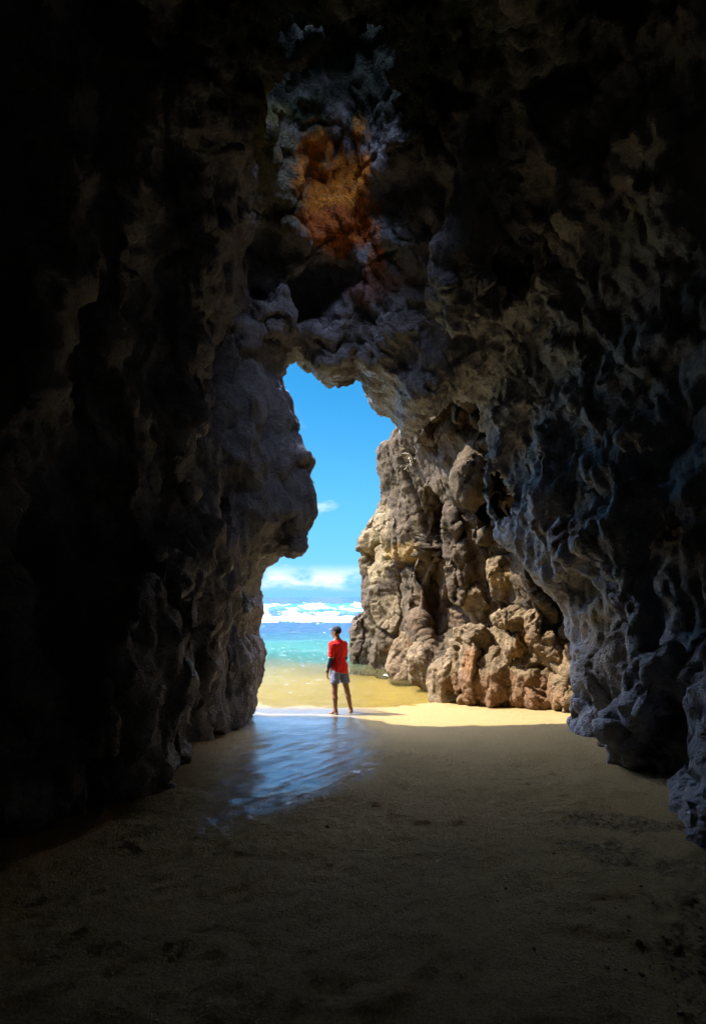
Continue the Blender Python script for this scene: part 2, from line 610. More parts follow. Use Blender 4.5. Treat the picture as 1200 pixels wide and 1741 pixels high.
def build_sand():
    xs = np.concatenate([np.linspace(-60, -6, 30)[:-1], np.linspace(-6, 7, 430), np.linspace(7, 60, 30)[1:]])
    ys = np.concatenate([np.linspace(-8, 0.8, 60)[:-1], np.linspace(0.8, 13, 460), np.linspace(13, 70, 60)[1:]])
    X, Y = np.meshgrid(xs, ys, indexing='ij')
    x, y = X.ravel(), Y.ravel()
    P = np.stack([x, y, np.zeros_like(x)], 1)
    z = ground_z(x, y)
    z = z + 0.025 * fbm(P * 0.7, 4, 3) + 0.010 * fbm(P * 3.0, 3, 9) * sstep(-y, -11, -4)
    grit = fbm(P * np.array([9, 9, 1]), 4, 21, 0.6)
    zs = z.copy()
    z = z + 0.017 * grit * sstep(-y, -10, -5)
    drain = fbm(np.stack([(x * 0.75 + y * 0.65) * 1.2, (y * 0.75 - x * 0.65) * 7.0, 0 * x], 1), 4, 87, 0.6, ridge=True)
    z = z + 0.022 * drain * sstep(-x, -0.6, 1.0) * sstep(-y, -8.5, -6.5)
    for (fx, fy, fa) in FEET:
        u_, v_ = (x - fx) * math.cos(fa) + (y - fy) * math.sin(fa), -(x - fx) * math.sin(fa) + (y - fy) * math.cos(fa)
        r2_ = (u_ / 0.055) ** 2 + (v_ / 0.13) ** 2
        z = z - 0.022 * np.exp(-r2_ ** 2) + 0.008 * np.exp(-((np.sqrt(r2_) - 1.45) / 0.3) ** 2)
    bed = fbm(np.stack([x * 1.6 + 0.6 * gnoise(P * 1.1, 61), y * 3.4, 0 * x], 1), 4, 62, 0.55)
    z = z + 0.030 * bed * sstep(y, 10.6, 11.6)
    # wet tongue of the last wave running into the cave on the left
    wp = [(330, 1205, 0), (560, 1216, 0), (600, 1217, 0), (632, 1245, 0), (625, 1285, 0), (585, 1320, 0), (520, 1348, 0), (450, 1368, 0),
          (375, 1400, 0), (385, 1350, 0), (400, 1310, 0), (428, 1268, 0), (440, 1256, 0), (400, 1238, 0), (300, 1236, 0)]
    poly = []
    for (px, py, _) in wp:
        d = 9.0
        for _k in range(12):
            d = (CH - float(ground_z(np.array((px - CX) / F * d), np.array(d)))) * F / (py - HY)
        poly.append(((px - CX) / F * d, d))
    dw = poly_sdf(poly, x, y) + 0.16 * fbm(P * 1.3, 4, 31)
    wet = sstep(-dw, -0.40, 0.60)
    wet = np.maximum(wet, sstep(y + 0.25 * fbm(P * 0.8, 3, 41) - 0.10 * np.clip(x, 0, 6), 9.9, 10.3) * sstep(-x, -0.9, 0.1))
    wet = wet * (1 - 0.75 * sstep(y, 10.5, 11.2))
    edge = np.exp(-((dw + 0.02) / 0.05) ** 2) * sstep(y, 6.2, 8.5)
    z = z + 0.006 * edge
    streak = fbm(np.stack([x * 1.3 + y * 0.9, (y * 0.9 - x * 1.3) * 5.0, 0 * x], 1), 4, 57, 0.55)
    wet = np.clip(wet * (1 + 1.3 * streak * sstep(-y, -8.6, -7.0)), 0, 1)
    sm = sstep(wet, 0.0, 0.22) * sstep(-y, -10.5, -10.2)       # flooded sand is smooth
    z = z * (1 - sm) + zs * sm
    rip = fbm(np.stack([x * 2.2 + y * 1.2, y * 9.0 - x * 4.0, 0 * x], 1), 4, 55, 0.55)
    z = z + 0.0006 * rip * wet
    n0, n1 = len(xs), len(ys)
    idx = np.arange(n0 * n1).reshape(n0, n1)
    Q = np.stack([idx[:-1, :-1], idx[1:, :-1], idx[1:, 1:], idx[:-1, 1:]], -1).reshape(-1, 4)
    m = mesh_np("sand", np.stack([x, y, z], 1), Q)
    deb = sstep(fbm(P * 1.9, 5, 81, 0.62) + 0.9 * (sstep(x, 0.9, 2.0) * sstep(-y, -5.2, -3.6)) - 0.75, 0.0, 0.35)
    zz = coords(m)
    zz[:, 2] += (1 - wet) * 0.022 * deb * fbm(P * 14, 3, 83, 0.6) + (1 - wet) * 0.020 * sstep(fbm(P * np.array([0.9, 0.9, 1]), 4, 84, 0.6), -0.05, 0.12) * sstep(-y, -8, -6)
    set_coords(m, zz)
    attr(m, 'debris', deb)
    attr(m, 'wet', wet)
    attr(m, 'foam', edge * sstep(y, 7.5, 9) * 0.35)
    return m


t = NT("sand")
wet = t.attr('wet')
g1 = t.noise(75, 5, 0.7)
g2 = t.noise(300, 3, 0.6)
g3 = t.noise(1.6, 6, 0.6)
speck = t.voro(70, 'F1')
c = t.mix(t.ramp(g1, 0.3, 0.7), (0.42, 0.285, 0.118), (0.78, 0.56, 0.225))
c = t.mix(t.math('MULTIPLY', t.ramp(g2, 0.5, 0.8), 0.5), c, (0.80, 0.64, 0.38))
c = t.mix(t.math('MULTIPLY', t.ramp(speck, 0.30, 0.10), 0.8), c, (0.12, 0.09, 0.06))
c = t.mix(t.math('MULTIPLY', t.ramp(g3, 0.5, 0.75), 0.25), c, (0.30, 0.22, 0.12))
c = t.mix(t.math('MULTIPLY', t.attr('debris'), t.ramp(t.noise(26, 6, 0.7), 0.42, 0.62, 0.1, 0.85)), c, (0.10, 0.075, 0.05))
c = t.mix(t.math('MULTIPLY', wet, 0.62), c, (0.10, 0.075, 0.05))
c = t.mix(t.attr('foam'), c, (0.8, 0.8, 0.8))
hb = t.math('ADD', t.math('MULTIPLY', g1, 1.0), t.math('MULTIPLY', t.noise(22, 6, 0.7), 1.2))
nrm = t.bump(hb, 0.060, 1.0)
dry = t.bsdf(c, 0.85, 0.25, nrm)
rp = t.noise(7.0, 5, 0.55, vec=t.scaled((0.6, 2.2, 1)))
nr2 = t.bump(rp, 0.007, 0.8)
gl = t.n.new('ShaderNodeBsdfGlossy')
gl.inputs['Roughness'].default_value = 0.24
gl.inputs['Color'].default_value = (0.72, 0.86, 1, 1)  # blue put into the gloss to strengthen the sky's reflection
t.l.new(nr2, gl.inputs['Normal'])
lw = t.n.new('ShaderNodeFresnel')
lw.inputs['IOR'].default_value = 1.75
t.l.new(nr2, lw.inputs['Normal'])
ms = t.n.new('ShaderNodeMixShader')
t.l.new(t.math('MULTIPLY', lw.outputs[0], wet), ms.inputs[0])
t.l.new(dry, ms.inputs[1])
t.l.new(gl.outputs[0], ms.inputs[2])
M_sand = t.done(ms.outputs[0])
tag(link("sand", build_sand(), M_sand), kind="structure")


# ------------------------------------------------------------------ sea
def build_sea():
    ys = np.concatenate([np.linspace(9.8, 24, 240)[:-1], np.linspace(24, 44, 160)[:-1], np.linspace(44, 68, 200)[:-1],
                         np.geomspace(68, 9000, 70)])
    t_ = np.linspace(-1, 1, 261)
    U = np.sign(t_) * (np.abs(t_) * 12 + (np.abs(t_) ** 6) * 60)
    xs = np.concatenate([[-9000, -3000, -900, -300, -130], U, [130, 300, 900, 3000, 9000]])
    X, Y = np.meshgrid(xs, ys, indexing='ij')
    x, y = X.ravel(), Y.ravel()
    P = np.stack([x, y, np.zeros_like(x)], 1)
    warp = 2.2 * gnoise(P * 0.12, 5) + 0.6 * gnoise(P * 0.4, 6)
    amp = 0.015 + 0.11 * sstep(y, 14, 30) + 0.05 * sstep(y, 30, 45)
    z = SEA_Z + amp * np.sin((y + warp * 1.3) * 2 * np.pi / 5.2) * sstep(-y, -400, -60)
    z += (0.008 + 0.10 * sstep(y, 16, 40)) * fbm(P * np.array([0.7, 1.4, 1]), 5, 14, 0.55) * sstep(-y, -900, -90)
    yb = 57 + 2.5 * gnoise(np.stack([x * 0.05, 0 * x, 0 * x], 1), 8)
    dy = y - yb
    hgt = 1.62 + 0.35 * gnoise(np.stack([x * 0.16, 0 * x + 4, 0 * x], 1), 11)
    ridge = np.where(dy < 0, np.exp(-(dy / 2.6) ** 2), np.exp(-(dy / 5.5) ** 2)) * hgt
    z += ridge * sstep(-np.abs(x), -300, -80)
    br = fbm(P * np.array([0.35, 0.8, 1]), 5, 77, 0.6)
    foam = sstep(dy + 2.2 * br, -10.5, -8.0) * sstep(-(dy + 2.6 * br), 1.6, 3.4)
    crest = sstep(br + 0.12 + 0.25 * gnoise(np.stack([x * 0.1 + 3, 0 * x, 0 * x], 1), 33), 0.05, 0.4) * sstep(-np.abs(dy - 0.3), -2.6, -0.8)
    lace = sstep(np.abs(fbm(P * np.array([0.5, 1.0, 1]), 4, 91)), 0.07, 0.0) * sstep(y, 38, 47) * sstep(-y, -56, -46) * 0.7
    f = np.clip(np.maximum(np.maximum(foam, crest * 0.85), lace), 0, 1)
    z += f * 0.22 * fbm(P * np.array([1.1, 1.1, 1]), 5, 93, 0.6) * sstep(y, 40, 48)
    # thin lace of foam near the shore
    l2 = sstep(np.abs(fbm(P * np.array([1.2, 2.6, 1]), 5, 95)), 0.06, 0.0) * sstep(y, 11, 13) * sstep(-y, -34, -20) * 0.55
    f = np.maximum(f, l2 * (0.4 + 0.6 * sstep(-x, -1, 0.5)))
    rockfoam = 0.75 * np.exp(-(((x - 1.05) / 0.22) ** 2 + ((y - 15.6) / 0.5) ** 2))
    f = np.maximum(f, sstep(rockfoam + 0.7 * fbm(P * 3, 4, 97, 0.6), 0.45, 0.8))
    n0, n1 = len(xs), len(ys)
    idx = np.arange(n0 * n1).reshape(n0, n1)
    Q = np.stack([idx[:-1, :-1], idx[1:, :-1], idx[1:, 1:], idx[:-1, 1:]], -1).reshape(-1, 4)
    m = mesh_np("sea", np.stack([x, y, z], 1), Q)
    attr(m, 'foam', f)
    attr(m, 'crest', ridge / 1.6)
    return m


t = NT("sea_water")
sp = t.n.new('ShaderNodeSeparateXYZ')
t.l.new(t.pos, sp.inputs[0])
yy = t.math('ADD', sp.outputs['Y'], t.math('MULTIPLY', t.math('SUBTRACT', t.noise(0.35, 5, 0.6), 0.5), 7.0))
c = t.mix(t.ramp(yy, 14, 21), (0.32, 0.28, 0.09), (0.035, 0.15, 0.11))
c = t.mix(t.ramp(yy, 23, 35), c, (0.018, 0.065, 0.12))
c = t.mix(t.ramp(yy, 40, 50), c, (0.02, 0.075, 0.15))
c = t.mix(t.ramp(yy, 66, 110), c, (0.006, 0.035, 0.11))
c = t.mix(t.ramp(t.attr('crest'), 0.35, 0.9), c, (0.03, 0.16, 0.17))
fm = t.attr('foam')
fine = t.noise(3.0, 9, 0.7)
fo = t.ramp(t.math('ADD', fm, t.math('MULTIPLY', t.math('SUBTRACT', fine, 0.5), 0.9)), 0.25, 0.65)
fo = t.math('MULTIPLY', fo, t.ramp(fm, 0.02, 0.15))
c = t.mix(fo, c, t.mix(t.ramp(fine, 0.35, 0.65), (0.36, 0.42, 0.47), (0.66, 0.68, 0.70)))
rp = t.noise(2.2, 7, 0.62, vec=t.scaled((0.8, 1.9, 1)))
r2 = t.noise(9, 5, 0.6, vec=t.scaled((0.8, 1.8, 1)))
nrm = t.bump(t.math('ADD', rp, t.math('MULTIPLY', r2, 0.25)), 0.42, 0.9)
solid = t.bsdf(c, t.math('ADD', 0.12, t.math('MULTIPLY', fo, 0.6)), 0.28, nrm, IOR=1.33)
tr = t.n.new('ShaderNodeBsdfTransparent')
tr.inputs['Color'].default_value = (1.0, 0.97, 0.64, 1)
gl = t.n.new('ShaderNodeBsdfGlossy')
gl.inputs['Roughness'].default_value = 0.08
t.l.new(nrm, gl.inputs['Normal'])
fr = t.n.new('ShaderNodeFresnel')
fr.inputs['IOR'].default_value = 1.33
t.l.new(nrm, fr.inputs['Normal'])
m1 = t.n.new('ShaderNodeMixShader')
t.l.new(t.math('MULTIPLY', fr.outputs[0], 0.6), m1.inputs[0])
t.l.new(tr.outputs[0], m1.inputs[1])
t.l.new(gl.outputs[0], m1.inputs[2])
m2 = t.n.new('ShaderNodeMixShader')
t.l.new(t.math('MAXIMUM', t.ramp(yy, 11.5, 25, 0.04, 0.97), fo), m2.inputs[0])
t.l.new(m1.outputs[0], m2.inputs[1])
t.l.new(solid, m2.inputs[2])
M_sea = t.done(m2.outputs[0])
tag(link("sea", build_sea(), M_sea), kind="structure")

# ------------------------------------------------------------------ the cave
RIM = [(410, 1420, 9.90), (424, 1225, 9.90), (437, 1195, 10.00), (446, 1160, 10.00), (445, 1090, 10.00), (438, 1055, 10.00), (448, 1030, 10.00),
       (438, 1005, 10.00), (440, 967, 9.60), (452, 956, 8.95), (482, 950, 8.75), (503, 955, 8.65), (521, 943, 8.60), (534, 912, 8.55),
       (548, 880, 8.55), (545, 835, 8.55), (525, 800, 8.55), (528, 783, 8.55), (508, 747, 8.50), (503, 738, 8.50), (513, 727, 8.50),
       (497, 700, 8.50), (484, 670, 8.50), (473, 640, 8.55), (487, 617, 8.60), (510, 612, 8.65), (522, 628, 8.75), (535, 632, 8.85),
       (542, 652, 9.00), (556, 668, 9.45), (578, 665, 9.60), (598, 648, 9.75), (606, 651, 9.85), (615, 668, 9.95), (625, 690, 10.05),
       (640, 701, 10.15), (658, 708, 10.25), (668, 726, 10.40), (682, 748, 10.50), (705, 745, 10.50), (760, 690, 10.20), (812, 690, 9.60), (829, 760, 9.20),
       (822, 850, 9.00), (838, 930, 8.90), (895, 967, 8.90), (930, 1007, 8.80), (955, 1050, 8.80), (966, 1120, 8.70), (972, 1190, 8.60),
       (985, 1225, 8.50), (1012, 1254, 8.40), (1018, 1500, 8.40)]


def build_cave():
    h = 0.075
    org = np.array([-5.6, -4.2, -1.7])
    n = [int(v / h) for v in (12.2, 16.4, 14.6)]
    xs, ys, zs = [org[k] + h * np.arange(n[k]) for k in range(3)]
    X2, Z2 = np.meshgrid(xs, zs, indexing='ij')
    rim = [(at(a, b, d)[0], at(a, b, d)[2]) for a, b, d in RIM]
    st = [(-3.6, [(-0.4, 0.2), (-0.4, 2), (0.4, 2), (0.4, 0.2)]),
          (-2.0, [(-2.6, -2), (-2.9, 2), (-1.8, 4.6), (0, 5.4), (1.8, 4.6), (2.9, 2), (2.6, -2)]),
          (1.2, [(-2.7, -3), (-3.6, 1.5), (-3.9, 4), (-2.6, 6.2), (-0.3, 7.0), (2.4, 6.4), (3.8, 4.5), (3.5, 2), (2.3, 0.2), (2.1, -3)]),
          (3.6, [(-2.3, -3), (-2.5, 0.3), (-3.5, 1.4), (-4.3, 3.2), (-4.3, 5), (-3.9, 7.2), (-3.1, 8.3), (-2.2, 7.5), (-0.6, 7.2), (0.6, 7.2), (2.0, 7.5), (3.1, 8.3), (4.0, 7.2), (4.5, 4.5), (4.0, 2.2), (2.9, 0.8), (2.5, -0.2), (2.5, -3)]),
          (4.9, [(-2.2, -3), (-2.3, 0.3), (-2.5, 1.4), (-2.6, 3.2), (-2.6, 5), (-2.8, 6.8), (-2.7, 8.0), (-1.9, 7.4), (-0.6, 7.3), (0.6, 7.3), (1.9, 7.4), (2.7, 8.0), (3.4, 6.8), (4.1, 5.0), (4.2, 3.2), (3.8, 1.6), (3.3, 0.6), (3.05, -0.2), (3.05, -3)]),
          (6.0, [(-2.05, -3), (-2.15, 0.2), (-2.35, 1.4), (-2.35, 3.2), (-2.3, 4.6), (-1.7, 6.3), (-1.1, 7.6), (-0.3, 8.2), (0.5, 7.9), (1.3, 7.4), (2.5, 6.6), (3.4, 5.0), (3.6, 3.4), (3.6, 1.6), (3.6, 0.6), (3.6, -0.2), (3.7, -3)]),
          (7.3, [(-2.15, -3), (-2.15, 0), (-2.0, 1.4), (-2.2, 2.6), (-2.1, 4.4), (-1.7, 6), (-1.2, 7.0), (-0.3, 7.5), (0.5, 7.4), (1.2, 7.0), (2.0, 6.5), (2.75, 5.3), (2.95, 4), (3.0, 3), (3.3, 1.7), (3.8, 0.4), (4.25, -0.4), (4.3, -3)]),
          (8.35, rim), (12.5, rim)]
    S = [(y, poly_sdf(p, X2, Z2)) for y, p in st]
    D = np.empty((n[0], n[1], n[2]), np.float32)
    # depth of the outer face, interpolated from the rim
    rw = np.array([(x, z) for x, z in rim])
    rd = np.array([d for _, _, d in RIM])
    extra = np.array([(-4, 3, 9.6), (-5, 0, 9.9), (-4, 8, 8.2), (-2, 10, 8.3), (0, 9, 9.1), (2, 10, 10.5), (4, 8, 10.4), (5.5, 5, 9.2), (5.5, 1, 8.6), (0, 12, 9.6), (4, 12, 10.4)])
    pw = np.concatenate([rw, extra[:, :2]])
    pd = np.concatenate([rd, extra[:, 2]])
    wsum = np.zeros_like(X2)
    Yo = np.zeros_like(X2)
    for (a, b), d in zip(pw, pd):
        w = 1 / ((X2 - a) ** 2 + (Z2 - b) ** 2 + 0.01) ** 1.5
        wsum += w
        Yo += w * d
    Yo /= wsum
    for j, y in enumerate(ys):
        k = 0
        while k < len(S) - 2 and y > S[k + 1][0]:
            k += 1
        f = np.clip((y - S[k][0]) / (S[k + 1][0] - S[k][0]), 0, 1)
        if k == 0 and y < S[0][0]:
            dv = S[0][1] + (S[0][0] - y)
        else:
            dv = S[k][1] * (1 - f) + S[k + 1][1] * f
        D[:, j, :] = np.maximum(-dv, (y - Yo) * 0.85)
    # alcoves (+) and bulges (-) : centre, radii
    feats = [(+1, at(530, 500, 8.0), (0.85, 0.45, 0.6)), (+1, at(470, 440, 7.4), (0.5, 0.6, 0.6)),
             (-1, at(575, 310, 7.5), (0.75, 0.7, 0.60)), (-1, at(640, 400, 7.7), (0.35, 0.5, 0.30)),
             (-1, at(640, 530, 8.5), (0.7, 0.5, 0.3)),
             (-1, at(790, 480, 7.4), (0.5, 0.7, 0.6)), (+1, at(800, 445, 7.0), (0.25, 0.5, 0.2)),
             (+1, (-2.3, 6.45, 3.2), (0.6, 0.75, 0.85)), (-1, (-2.5, 6.3, 1.85), (0.55, 0.5, 0.75)), (-1, (-2.35, 7.9, 2.2), (0.5, 0.45, 1.0)),
             (-1, (-2.35, 5.0, 0.9), (0.4, 0.5, 0.8)), (-1, (-2.45, 8.8, 0.4), (0.45, 0.5, 1.1)), (+1, (-2.35, 7.2, 1.0), (0.35, 0.4, 0.9)),
             (+1, (-2.3, 8.6, 2.0), (0.35, 0.3, 0.6)),
             (+1, at(860, 800, 8.6), (0.30, 0.6, 0.75)), (+1, at(960, 1000, 7.6), (0.6, 0.6, 0.3)),
             (-1, at(1090, 1000, 5.6), (0.28, 0.25, 1.0)), (-1, at(1110, 1200, 5.4), (0.25, 0.3, 0.6)), (-1, at(1010, 1170, 7.6), (0.25, 0.35, 0.7)),
             (+1, at(1035, 1160, 7.6), (0.18, 0.4, 0.5)), (+1, at(1140, 1050, 5.0), (0.2, 0.25, 0.8)),
             (-1, at(1030, 905, 6.3), (0.7, 0.3, 0.2))]
    for sgn, c, r in feats:
        lo = [max(0, int((c[k] - 1.8 * r[k] - org[k]) / h)) for k in range(3)]
        hi = [min(n[k], int((c[k] + 1.8 * r[k] - org[k]) / h) + 2) for k in range(3)]
        sl = tuple(slice(a, b) for a, b in zip(lo, hi))
        G = np.meshgrid(xs[sl[0]], ys[sl[1]], zs[sl[2]], indexing='ij')
        q = np.sqrt(sum(((G[k] - c[k]) / r[k]) ** 2 for k in range(3)))
        e = (q - 1) * min(r)
        if sgn < 0:
            D[sl] = smin(D[sl], e, 0.16)
        else:
            D[sl] = -smin(-D[sl], e, 0.12)
    # unseen roof chimney added, leaning back over the viewer, to light the stained rock
    a_, b_ = np.array((-0.22, 6.6, 7.6)), np.array((-0.35, 2.4, 12.2))
    e_ = b_ - a_
    ys_i = slice(int((1.0 - org[1]) / h), int((8.2 - org[1]) / h))
    zs_i = slice(int((6.6 - org[2]) / h), n[2])
    G = np.meshgrid(xs, ys[ys_i], zs[zs_i], indexing='ij')
    tt = np.clip(sum((G[k] - a_[k]) * e_[k] for k in range(3)) / (e_ @ e_), 0, 1.3)
    dd = np.sqrt(sum((G[k] - a_[k] - e_[k] * tt) ** 2 for k in range(3))) - (0.68 + 2.0 * tt)
    D[:, ys_i, zs_i] = -smin(-D[:, ys_i, zs_i], dd, 0.15)
    band = np.nonzero(np.abs(D) < 0.75)
    P = np.stack([xs[band[0]], ys[band[1]], zs[band[2]]], 1).astype(np.float32)
    # larger relief only away from the mouth so the rim keeps its outline
    inner = sstep(-P[:, 1], -9.2, -7.0)
    q = P + 0.35 * np.stack([gnoise(P * 0.9, 201), gnoise(P * 0.9, 202), gnoise(P * 0.9, 203)], 1)
    f1, f2, cid = worley(q * np.array([0.95, 0.95, 0.58]), 210)
    lw = sstep(-P[:, 0], 0.9, 1.7) * sstep(-P[:, 2], -6.5, -5.0)         # scooped hollows on the left, lumps elsewhere
    flute = 0.5 - np.abs(gnoise(q * np.array([0.75, 1.05, 0.20]) + 3.1, 215)) * 2.0
    d = (f1 - 0.55) * (0.22 - 0.50 * lw) + (cid - 0.5) * 0.22 + 0.14 * fbm(P * 0.8, 3, 220) - flute * (0.16 + 0.40 * lw)
    d = d - 0.30 * (1 - 0.6 * lw) * crag(P, 225, 0.48, flat=0.7)
    D[band] += d * (0.10 + 0.90 * inner)
    V, Q = surface_nets(close(D, h), org, h)
    m = subdivide(mesh_np("cave", V, Q))
    # rock relief on the surface
    P = coords(m)
    N = normals(m)
    inner = sstep(-P[:, 1], -8.9, -6.5)
    q = P + 0.12 * np.stack([gnoise(P * 2.2, 231), gnoise(P * 2.2, 232), gnoise(P * 2.2, 233)], 1)
    lw = sstep(-P[:, 0], 0.9, 1.7) * sstep(-P[:, 2], -6.5, -5.0)
    tl, of, cr = facets(q * np.array([1.7, 1.7, 1.15]), 240)
    f1, f2, cid = worley(q * np.array([2.0, 2.0, 1.15]), 244)
    fl2 = 0.5 - np.abs(gnoise(q * np.array([2.2, 2.6, 0.55]) + 7.7, 246)) * 2.0
    d = (1 - lw) * (0.04 * tl + 0.05 * of - 0.05 * sstep(cr, 0.10, 0.0)) + lw * (0.10 * (f1 - 0.5) + 0.10 * fl2) + 0.16 * crag(P, 247, 1.15, n=7, warp=0.4)
    d = d * (0.55 + 0.55 * inner)
    # hanging curtains of flowstone on the right-hand wall and creases running down the left
    cur = sstep(P[:, 0], 1.0, 1.7) * sstep(P[:, 2], 1.6, 3.0) * sstep(P[:, 1], 5.5, 7.2)
    lft = sstep(-P[:, 0], 1.4, 1.9) * 0.6 + 0.3
    a1, a2, _ = worley((P + 0.05 * gnoise(P * 5, 261)[:, None]) * np.array([4.6, 3.8, 0.95]), 250)
    d += np.maximum(cur, lft * 0.6) * 0.075 * np.exp(-((a2 - a1) / 0.06) ** 2) * (0.55 + 1.2 * np.clip(gnoise(P * 3.1, 252) + 0.3, 0, 1)) - 0.05 * cur
    d += 0.035 * fbm(P * 2.8, 3, 260, 0.55, ridge=True) - 0.01
    set_coords(m, P + N * d[:, None])
    P = coords(m)
    N = normals(m)
    tl, of, cr = facets(P * 6.0 + 0.5 * gnoise(P * 6, 271)[:, None], 272)
    d = 0.055 * crag(P, 274, 3.4, n=7, warp=0.4) + 0.008 * of + 0.014 * fbm(P * 8.0, 3, 273, 0.6, ridge=True)
    set_coords(m, P + N * d[:, None])
    return m


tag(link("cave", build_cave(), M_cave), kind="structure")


# ------------------------------------------------------------------ sunlit cliff beyond the mouth
def rock_relief(m, seed, big=0.18, bs=1.3, mid=0.08, ms=3.4, fine=0.03, stretch=0.8, bed=0.0):
    P = coords(m)
    N = normals(m)
    q = P + 0.22 * np.stack([gnoise(P * 1.4, seed), gnoise(P * 1.4, seed + 1), gnoise(P * 1.4, seed + 2)], 1)
    tl, of, cr = facets(q * np.array([bs, bs, bs * stretch]), seed + 3)
    d = big * (0.80 * crag(P, seed + 20, bs * 0.75, n=4) + 0.40 * of - 0.80 * sstep(cr, 0.09, 0.0))
    set_coords(m, P + N * d[:, None])
    N = normals(m)
    q = P + 0.10 * np.stack([gnoise(P * 3, seed + 5), gnoise(P * 3, seed + 6), gnoise(P * 3, seed + 7)], 1)
    tl, of, cr = facets(q * np.array([ms, ms, ms * stretch * 1.25]), seed + 8)
    d2 = mid * (0.9 * crag(P, seed + 21, ms * 0.85) + 0.35 * of - 0.80 * sstep(cr, 0.07, 0.0))
    d2 += bed * fbm(P * np.array([0.8, 0.8, 5.0]), 3, seed + 30)
    d2 += fine * 0.7 * fbm(P * 4.0, 4, seed + 10, 0.55, ridge=True)
    set_coords(m, coords(m) + N * d2[:, None])
    N = normals(m)
    P = coords(m)
    tl, of, cr = facets(P * ms * 2.6, seed + 12)
    d3 = fine * (1.1 * crag(P, seed + 22, ms * 2.6) + 0.3 * of) + fine * 0.4 * fbm(P * 14, 3, seed + 13, 0.6)
    set_coords(m, P + N * d3[:, None])


def solid_from_sections(name, st, org, size, h, hard=None):
    n = [int(size[k] / h) for k in range(3)]
    xs, ys, zs = [org[k] + h * np.arange(n[k]) for k in range(3)]
    X2, Z2 = np.meshgrid(xs, zs, indexing='ij')
    S = [(y, poly_sdf(p, X2, Z2)) for y, p in st]
    D = np.empty(n, np.float32)
    for j, y in enumerate(ys):
        k = 0
        while k < len(S) - 2 and y > S[k + 1][0]:
            k += 1
        f = np.clip((y - S[k][0]) / (S[k + 1][0] - S[k][0]), 0, 1)
        D[:, j, :] = S[k][1] * (1 - f) + S[k + 1][1] * f
    if hard:
        G = np.meshgrid(xs, ys, zs, indexing='ij')
        D = hard(D, G)
    V, Q = surface_nets(close(D, h), org, h)
    return mesh_np(name, V, Q)


def cliff_hollow(D, G):
    x, y, z = G
    # the deep dark cleft low in the face
    for c, r in ((at(757, 1035, 12.7), (0.62, 2.2, 1.25)), (at(752, 950, 12.9), (0.16, 0.8, 1.3)), (at(742, 880, 12.8), (0.8, 0.6, 0.75)), (at(830, 830, 11.3), (0.3, 0.8, 0.9))):
        e = (np.sqrt(((x - c[0]) / r[0]) ** 2 + ((y - c[1]) / r[1]) ** 2 + ((z - c[2]) / r[2]) ** 2) - 1) * min(r)
        D = -smin(-D, e, 0.1)
    for c, r in ((at(775, 950, 11.9), (0.45, 0.5, 1.2)), (at(660, 905, 15.8), (0.5, 0.7, 0.6)), (at(815, 800, 10.6), (0.28, 0.4, 0.7))):
        e = (np.sqrt(((x - c[0]) / r[0]) ** 2 + ((y - c[1]) / r[1]) ** 2 + ((z - c[2]) / r[2]) ** 2) - 1) * min(r)
        D = smin(D, e, 0.12)
    return D


R, T = 7.2, 12.0
CL = [(10.0, [(4.9, -3), (4.7, -0.5), (4.2, 0.8), (3.6, 2.0), (3.2, 3.5), (2.9, 4.6), (1.9, 5.6), (1.0, 6.4), (0.7, 7.5), (0.2, 9), (0.0, T + 2), (R + 2, T + 2), (R + 2, -3)]),
      (11.2, [(4.4, -3), (4.2, -0.4), (3.5, 0.8), (3.1, 2.0), (2.75, 3.5), (2.3, 4.6), (1.35, 5.15), (1.2, 6.4), (0.9, 7.6), (0.2, 8.7), (0.0, T + 2), (R + 2, T + 2), (R + 2, -3)]),
      (12.8, [(2.5, -3), (2.35, -0.4), (2.25, 0.6), (2.35, 2), (2.1, 3.5), (1.6, 4.8), (1.35, 6), (1.25, 7.4), (0.7, 8.9), (0.5, T + 2), (R + 2, T + 2), (R + 2, -3)]),
      (15.4, [(1.9, -3), (1.75, -0.4), (1.5, 0.8), (1.4, 2.5), (1.15, 4), (0.95, 5.2), (0.98, 6.1), (1.5, 6.35), (2.3, 8.5), (2.5, T + 2), (R + 2, T + 2), (R + 2, -3)]),
      (17.0, [(0.95, -3), (0.85, -0.6), (0.45, 0.5), (0.28, 1.6), (0.18, 2.6), (0.16, 3.6), (0.52, 4.05), (0.80, 5.2), (1.1, 5.6), (2.2, 6.2), (3.5, 7), (R + 2, 8), (R + 2, -3)]),
      (18.3, [(0.9, -3), (0.7, 0.5), (0.6, 1.5), (0.6, 2.6), (1.2, 3.4), (2.5, 4.4), (R + 2, 5), (R + 2, -3)]),
      (19.6, [(3, -3), (3, -2), (R, -1.5), (R, -3)])]
m = subdivide(solid_from_sections("cliff", CL, (-0.8, 9.9, -2.2), (8.0, 10.2, 13.6), 0.085, cliff_hollow))
rock_relief(m, 300, big=0.46, bs=0.60, mid=0.075, ms=1.9, fine=0.024, stretch=0.55, bed=0.035)
tag(link("sea_cliff", m, M_cliff), "tall sunlit brown rock tower rising from the water behind the man", "cliff")

